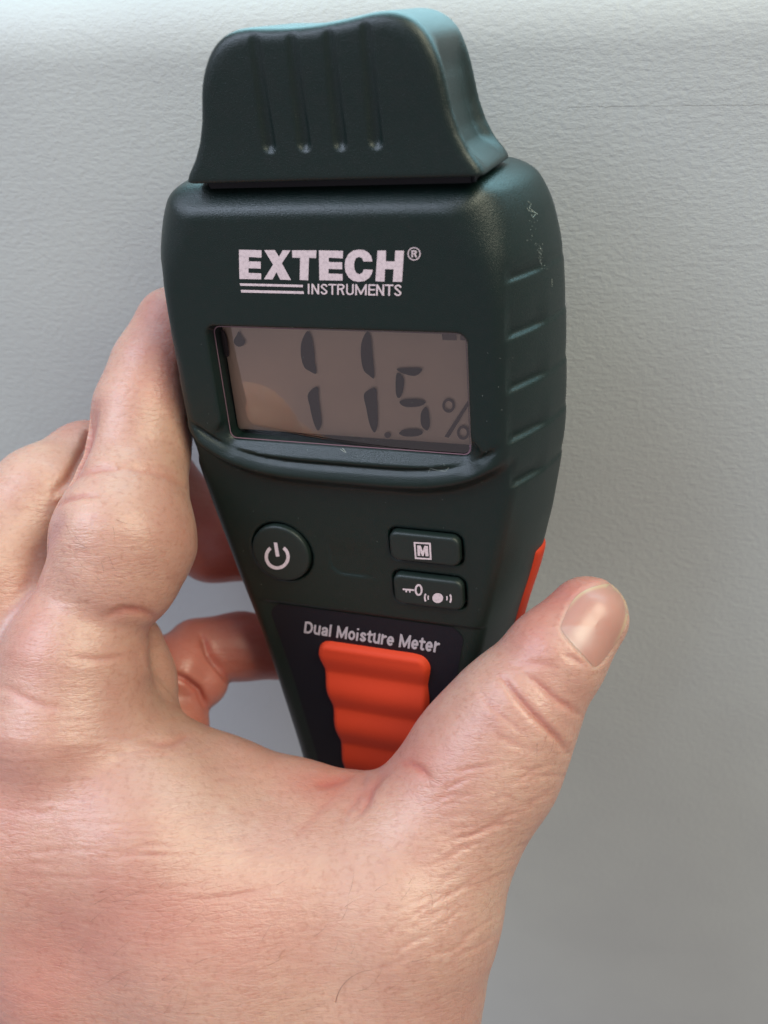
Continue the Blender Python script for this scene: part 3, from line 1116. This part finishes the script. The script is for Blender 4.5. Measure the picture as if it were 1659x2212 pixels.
idx = np.nonzero(front & (px > 1180) & (px < 1380) & (py > 1240) & (py < 1470))[0]
best = np.full(len(idx), 1e9)
for i in range(len(NP)):
    a, b = NP[i - 1], NP[i]
    d = b - a
    t = np.clip(((px[idx] - a[0]) * d[0] + (py[idx] - a[1]) * d[1]) / (d @ d), 0, 1)
    best = np.minimum(best, np.hypot(px[idx] - a[0] - t * d[0], py[idx] - a[1] - t * d[1]))
sd = np.where(inpoly(px[idx], py[idx], NP), -best, best)
disp_[idx] += -.022 * sstep(6, -4, sd) + .010 * np.exp(-((sd - 9) / 6) ** 2)
cov += nor * disp_[:, None]
me2.vertices.foreach_set('co', cov.ravel())
me2.update()
me2.polygons.foreach_set('use_smooth', np.ones(len(me2.polygons), bool))
bpy.context.view_layer.update()
print('creased', round(time.time() - T0, 1))


def cast(px_, py_):
    r = Vector([float(c) for c in ray(px_, py_)]).normalized()
    o_ = Vector([float(-c) for c in hand_base])
    ok, lc, nn, fi = skin.ray_cast(o_, r)
    return (np.array(lc), np.array(nn)) if ok else (None, None)


# thumbnail: its own shell on the nail bed
NAIL = bpy.data.materials.new('fingernail')
NAIL.use_nodes = True
nb = NAIL.node_tree.nodes['Principled BSDF']
nb.inputs['Roughness'].default_value = .34
nb.inputs['Subsurface Weight'].default_value = .5
nb.inputs['Subsurface Radius'].default_value = (1, .4, .3)
nb.inputs['Subsurface Scale'].default_value = .0015
na = NAIL.node_tree.nodes.new('ShaderNodeAttribute')
na.attribute_name = 'nail_colour'
NAIL.node_tree.links.new(na.outputs['Color'], nb.inputs['Base Color'])
NPs = np.array(blob(list(map(tuple, NP)), 4))
rings, nr = [], 16
V, ok_ = [], True
prev = None
for k in range(nr + 1):
    t = 1 - k / nr
    for p in NPs:
        qx, qy = NC + (p - NC) * (t * .985 + .001)
        s = 1.0
        for _ in range(30):
            lc, nn = cast(qx, qy)
            if lc is not None and -(lc + hand_base)[2] < 18.5:
                break
            qx, qy = NC + (np.array([qx, qy]) - NC) * .97
        V.append(np.concatenate([lc, nn, [t, qx, qy]]))
V = np.array(V)
m_ = len(NPs)
pos = V[:, :3] + V[:, 3:6] * (.038 * (1 - V[:, 6:7] ** 6) + .004)
grid = pos.reshape(nr + 1, m_, 3)
for _ in range(6):                       # fair the shell
    g2 = grid.copy()
    g2[1:-1] = (grid[:-2] + grid[2:] + np.roll(grid[1:-1], 1, 1) + np.roll(grid[1:-1], -1, 1)) / 4
    grid = g2
pos = grid.reshape(-1, 3)
Fc = []
for k in range(nr):
    for i in range(m_):
        j = (i + 1) % m_
        Fc.append((k * m_ + i, (k + 1) * m_ + i, (k + 1) * m_ + j, k * m_ + j))
nail = obj('thumbnail', pos, Fc, NAIL, hand)
bm = bmesh.new()
bm.from_mesh(nail.data)
bmesh.ops.recalc_face_normals(bm, faces=bm.faces)
bm.to_mesh(nail.data)
bm.free()
cols = np.ones((len(pos), 4), np.float32)
x_, y_ = V[:, 7], V[:, 8]
base = np.array([.42, .21, .165])
lun = sstep(0, 9, (y_ - 1349) - .0 * (x_ - 1225)) * sstep(60, 20, np.hypot((x_ - 1240) * 1.0, (y_ - 1370) * 1.0))
tipw = np.zeros(len(pos))
dirv = nrm([.60, -.80])
s_ = (x_ - NC[0]) * dirv[0] + (y_ - NC[1]) * dirv[1]
ang = np.arctan2(y_ - NC[1], x_ - NC[0])
tipw = sstep(.90, .965, V[:, 6]) * sstep(-25, 25, s_ + 0 * ang)
c_ = base[None] * (1 - lun[:, None] * .55) + np.array([.46, .31, .27])[None] * lun[:, None] * .55
c_ = c_ * (1 - tipw[:, None]) + np.array([.50, .36, .22])[None] * tipw[:, None]
cols[:, :3] = c_
at = nail.data.color_attributes.new('nail_colour', 'FLOAT_COLOR', 'POINT')
at.data.foreach_set('color', cols.ravel())

# fine hairs
HAIR = mat('body_hair', (.10, .055, .035), .5, .4)
V, Fc = [], []


def hair(x0, y0, ang, L, curl, r=.0022):
    lc, nn = cast(x0, y0)
    if lc is None:
        return
    lc0 = lc
    n_ = 9
    pts = []
    a = ang
    x, y = x0, y0
    for i in range(n_):
        lc, nn = cast(x, y)
        if lc is None:
            break
        pts.append(lc + nn * (.006 + .03 * math.sin(math.pi * i / (n_ - 1)) * .6))
        x += math.cos(a) * L / n_
        y += math.sin(a) * L / n_
        a += curl / n_
    if len(pts) < 3:
        return
    base_i = len(V)
    for i, p in enumerate(pts):
        tdir = nrm(pts[min(i + 1, len(pts) - 1)] - pts[max(i - 1, 0)])
        u = nrm(np.cross(tdir, [.3, .5, .8]))
        w = np.cross(tdir, u)
        rad = r * (1 - .75 * i / len(pts))
        for k in range(3):
            an = 2.094 * k
            V.append(p + (u * math.cos(an) + w * math.sin(an)) * rad)
    for i in range(len(pts) - 1):
        for k in range(3):
            k2 = (k + 1) % 3
            Fc.append((base_i + i * 3 + k, base_i + i * 3 + k2, base_i + i * 3 + 3 + k2, base_i + i * 3 + 3 + k))


hair(725, 2165, -1.35, 130, 1.6, .004)
for i in range(12):
    hair(rr.uniform(100, 260), rr.uniform(1110, 1250), rr.uniform(.2, 1.3), rr.uniform(20, 50), rr.uniform(-.8, .8), .0019)
for i in range(40):
    hair(rr.uniform(60, 900), rr.uniform(1900, 2190), rr.uniform(-1.2, -.2), rr.uniform(25, 70), rr.uniform(-.9, .9), .0019)
for a in ((1180, 1590, 1.9, 45, .2), (1160, 1605, 1.7, 40, -.3), (1195, 1600, 1.8, 35, .2), (930, 1930, 1.3, 40, .6), (1060, 1940, 2.0, 40, .4)):
    hair(*a, .0018)
hr = obj('hair', np.array(V), Fc, HAIR, hand)
hr['kind'] = 'stuff'
tag(hr, 'sparse fine dark hairs on the back of the hand')

# lint and scuffs on the meter's right shoulder
V, Fc = [], []


def body_pt(px_, py_):
    r = ray(px_, py_)
    dd = np.linspace(12.5, 18.5, 1200)
    pts = r[None] * dd[:, None] - P0
    q_ = pts @ np.array([DX, DY, DN]).T
    f_ = body_core(q_[:, 0], q_[:, 1], q_[:, 2])
    i_ = np.nonzero(f_ < 0)[0]
    return q_[i_[0] - 1] if len(i_) else None


def fibre(pts, r):
    P = [body_pt(*p) for p in pts]
    P = [p for p in P if p is not None]
    if len(P) < 2:
        return
    b0 = len(V)
    for i, p in enumerate(P):
        tdir = nrm(P[min(i + 1, len(P) - 1)] - P[max(i - 1, 0)])
        u = nrm(np.cross(tdir, [.31, .52, .79]))
        w = np.cross(tdir, u)
        for k in range(3):
            V.append(p + (u * math.cos(2.094 * k) + w * math.sin(2.094 * k)) * r)
    for i in range(len(P) - 1):
        for k in range(3):
            k2 = (k + 1) % 3
            Fc.append((b0 + i * 3 + k, b0 + i * 3 + k2, b0 + i * 3 + 3 + k2, b0 + i * 3 + 3 + k))


zf_ = lambda pts: [((1100 + x / 2.0232) * .864, (y / 2.0232) * .864) for x, y in pts]
fibre(zf_([(445, 1018), (462, 1032), (452, 1052), (470, 1068), (484, 1084), (470, 1100), (462, 1086)]), .004)
fibre(zf_([(440, 1050), (452, 1068), (476, 1072), (492, 1080)]), .003)
for i in range(60):
    t = rr.random()
    x = 500 + 18 * t + rr.gauss(0, 9)
    y = 1230 + 130 * t
    if rr.random() < .3:
        x, y = 470 + rr.gauss(0, 18), rr.uniform(1080, 1240)
    s = rr.uniform(1.5, 4)
    fibre(zf_([(x, y), (x + s * .6, y + s)]), rr.uniform(.002, .005))
fibre(zf_([(566, 1410), (567, 1450)]), .003)
for i in range(90):      # dust specks over the face
    x, y = rr.uniform(430, 1120), rr.uniform(700, 1330)
    fibre([(x, y), (x + rr.uniform(-1.2, 1.2), y + rr.uniform(.5, 1.6))], rr.uniform(.0012, .003))
fibre([(925, 1020), (930, 1012), (945, 1016), (962, 1018), (970, 1010)], .0022)
fibre([(735, 970), (742, 975), (748, 978), (740, 968)], .004)
o = mobj('dust', np.array(V), Fc, DUST)
o['kind'] = 'stuff'
tag(o, 'pale lint and dust on the plastic')

# ======================================================================= the wall with its rounded sill
u0 = None
r_ = ray(829, 122)
pt = r_ * (WC / (WN @ r_))
u0 = float(WU @ pt)                          # height at which the wall starts to round over
RS = 1.6
prof = [(-18.0, -60.0)]
prof = [(0, -70.0), (0, -30.0), (0, -12.0), (0, u0 - 1)]
for i in range(0, 19):
    a = math.radians(90 * i / 18)
    prof.append((-RS + RS * math.cos(a), u0 + RS * math.sin(a)))
prof += [(-6, u0 + RS), (-14, u0 + RS)]
V, Fc = [], []
xs = np.linspace(-70, 70, 57)
for x in xs:
    for (o_, u) in prof:
        V.append((x / 100, -(WC + o_) / 100, 1 + u / 100))
npf = len(prof)
for i in range(len(xs) - 1):
    for j in range(npf - 1):
        k = i * npf + j
        Fc.append((k, k + npf, k + npf + 1, k + 1))

WALL = bpy.data.materials.new('grey_wall_paint')
WALL.use_nodes = True
nt = WALL.node_tree
b = nt.nodes['Principled BSDF']
b.inputs['Roughness'].default_value = .5
b.inputs['Specular IOR Level'].default_value = .35
tc = nt.nodes.new('ShaderNodeTexCoord')


def wn(scale, detail, rough=.5, vec=None):
    q_ = nt.nodes.new('ShaderNodeTexNoise')
    q_.inputs['Scale'].default_value = scale
    q_.inputs['Detail'].default_value = detail
    q_.inputs['Roughness'].default_value = rough
    nt.links.new(vec or tc.outputs['Object'], q_.inputs['Vector'])
    return q_.outputs['Fac']


mx = nt.nodes.new('ShaderNodeMix')
mx.data_type = 'RGBA'
mx.inputs[6].default_value = (.452, .484, .474, 1)
mx.inputs[7].default_value = (.422, .450, .446, 1)
mr = nt.nodes.new('ShaderNodeMapRange')
mr.inputs[1].default_value = .35
mr.inputs[2].default_value = .65
nt.links.new(wn(22, 4), mr.inputs[0])
nt.links.new(mr.outputs[0], mx.inputs[0])
nt.links.new(mx.outputs[2], b.inputs['Base Color'])
mp = nt.nodes.new('ShaderNodeMapping')
mp.inputs['Rotation'].default_value = (0, math.radians(38), 0)
mp.inputs['Scale'].default_value = (1.0, 1, 3.2)
nt.links.new(tc.outputs['Object'], mp.inputs['Vector'])
s1 = wn(850, 3, .6)
s2 = wn(520, 3, .5, mp.outputs[0])
ad = nt.nodes.new('ShaderNodeMath')
ad.operation = 'MULTIPLY_ADD'
nt.links.new(s2, ad.inputs[0])
ad.inputs[1].default_value = .6
nt.links.new(s1, ad.inputs[2])
bp = nt.nodes.new('ShaderNodeBump')
bp.inputs['Strength'].default_value = .30
bp.inputs['Distance'].default_value = .0005
nt.links.new(ad.outputs[0], bp.inputs['Height'])
nt.links.new(bp.outputs['Normal'], b.inputs['Normal'])
wall = obj('wall', V, Fc, WALL)
wall['kind'] = 'structure'
tag(wall, 'grey-green painted wall rounding over into a pale sill at the top')


def wall_pt(px_, py_, lift=.004):
    r = ray(px_, py_)
    p = r * (WC / (WN @ r))
    return p + WN * lift


CRK = mat('dark_crack', (.33, .34, .33), .8, .2)
V, Fc = [], []
x = 1225
pts = []
while x < 1700:
    pts.append((x, 231 - (x - 1225) * .012 + rr.gauss(0, .9)))
    x += 12
for i, p in enumerate(pts):
    w_ = rr.uniform(.2, .6) * (.35 if i % 5 == 0 else 1)
    for s in (-1, 1):
        c = W(wall_pt(p[0], p[1] + s * w_))
        V.append(tuple(c))
for i in range(len(pts) - 1):
    Fc.append((i * 2, i * 2 + 1, i * 2 + 3, i * 2 + 2))
ck = obj('hairline_crack', V, Fc, CRK, wall)
print('done', round(time.time() - T0, 1))
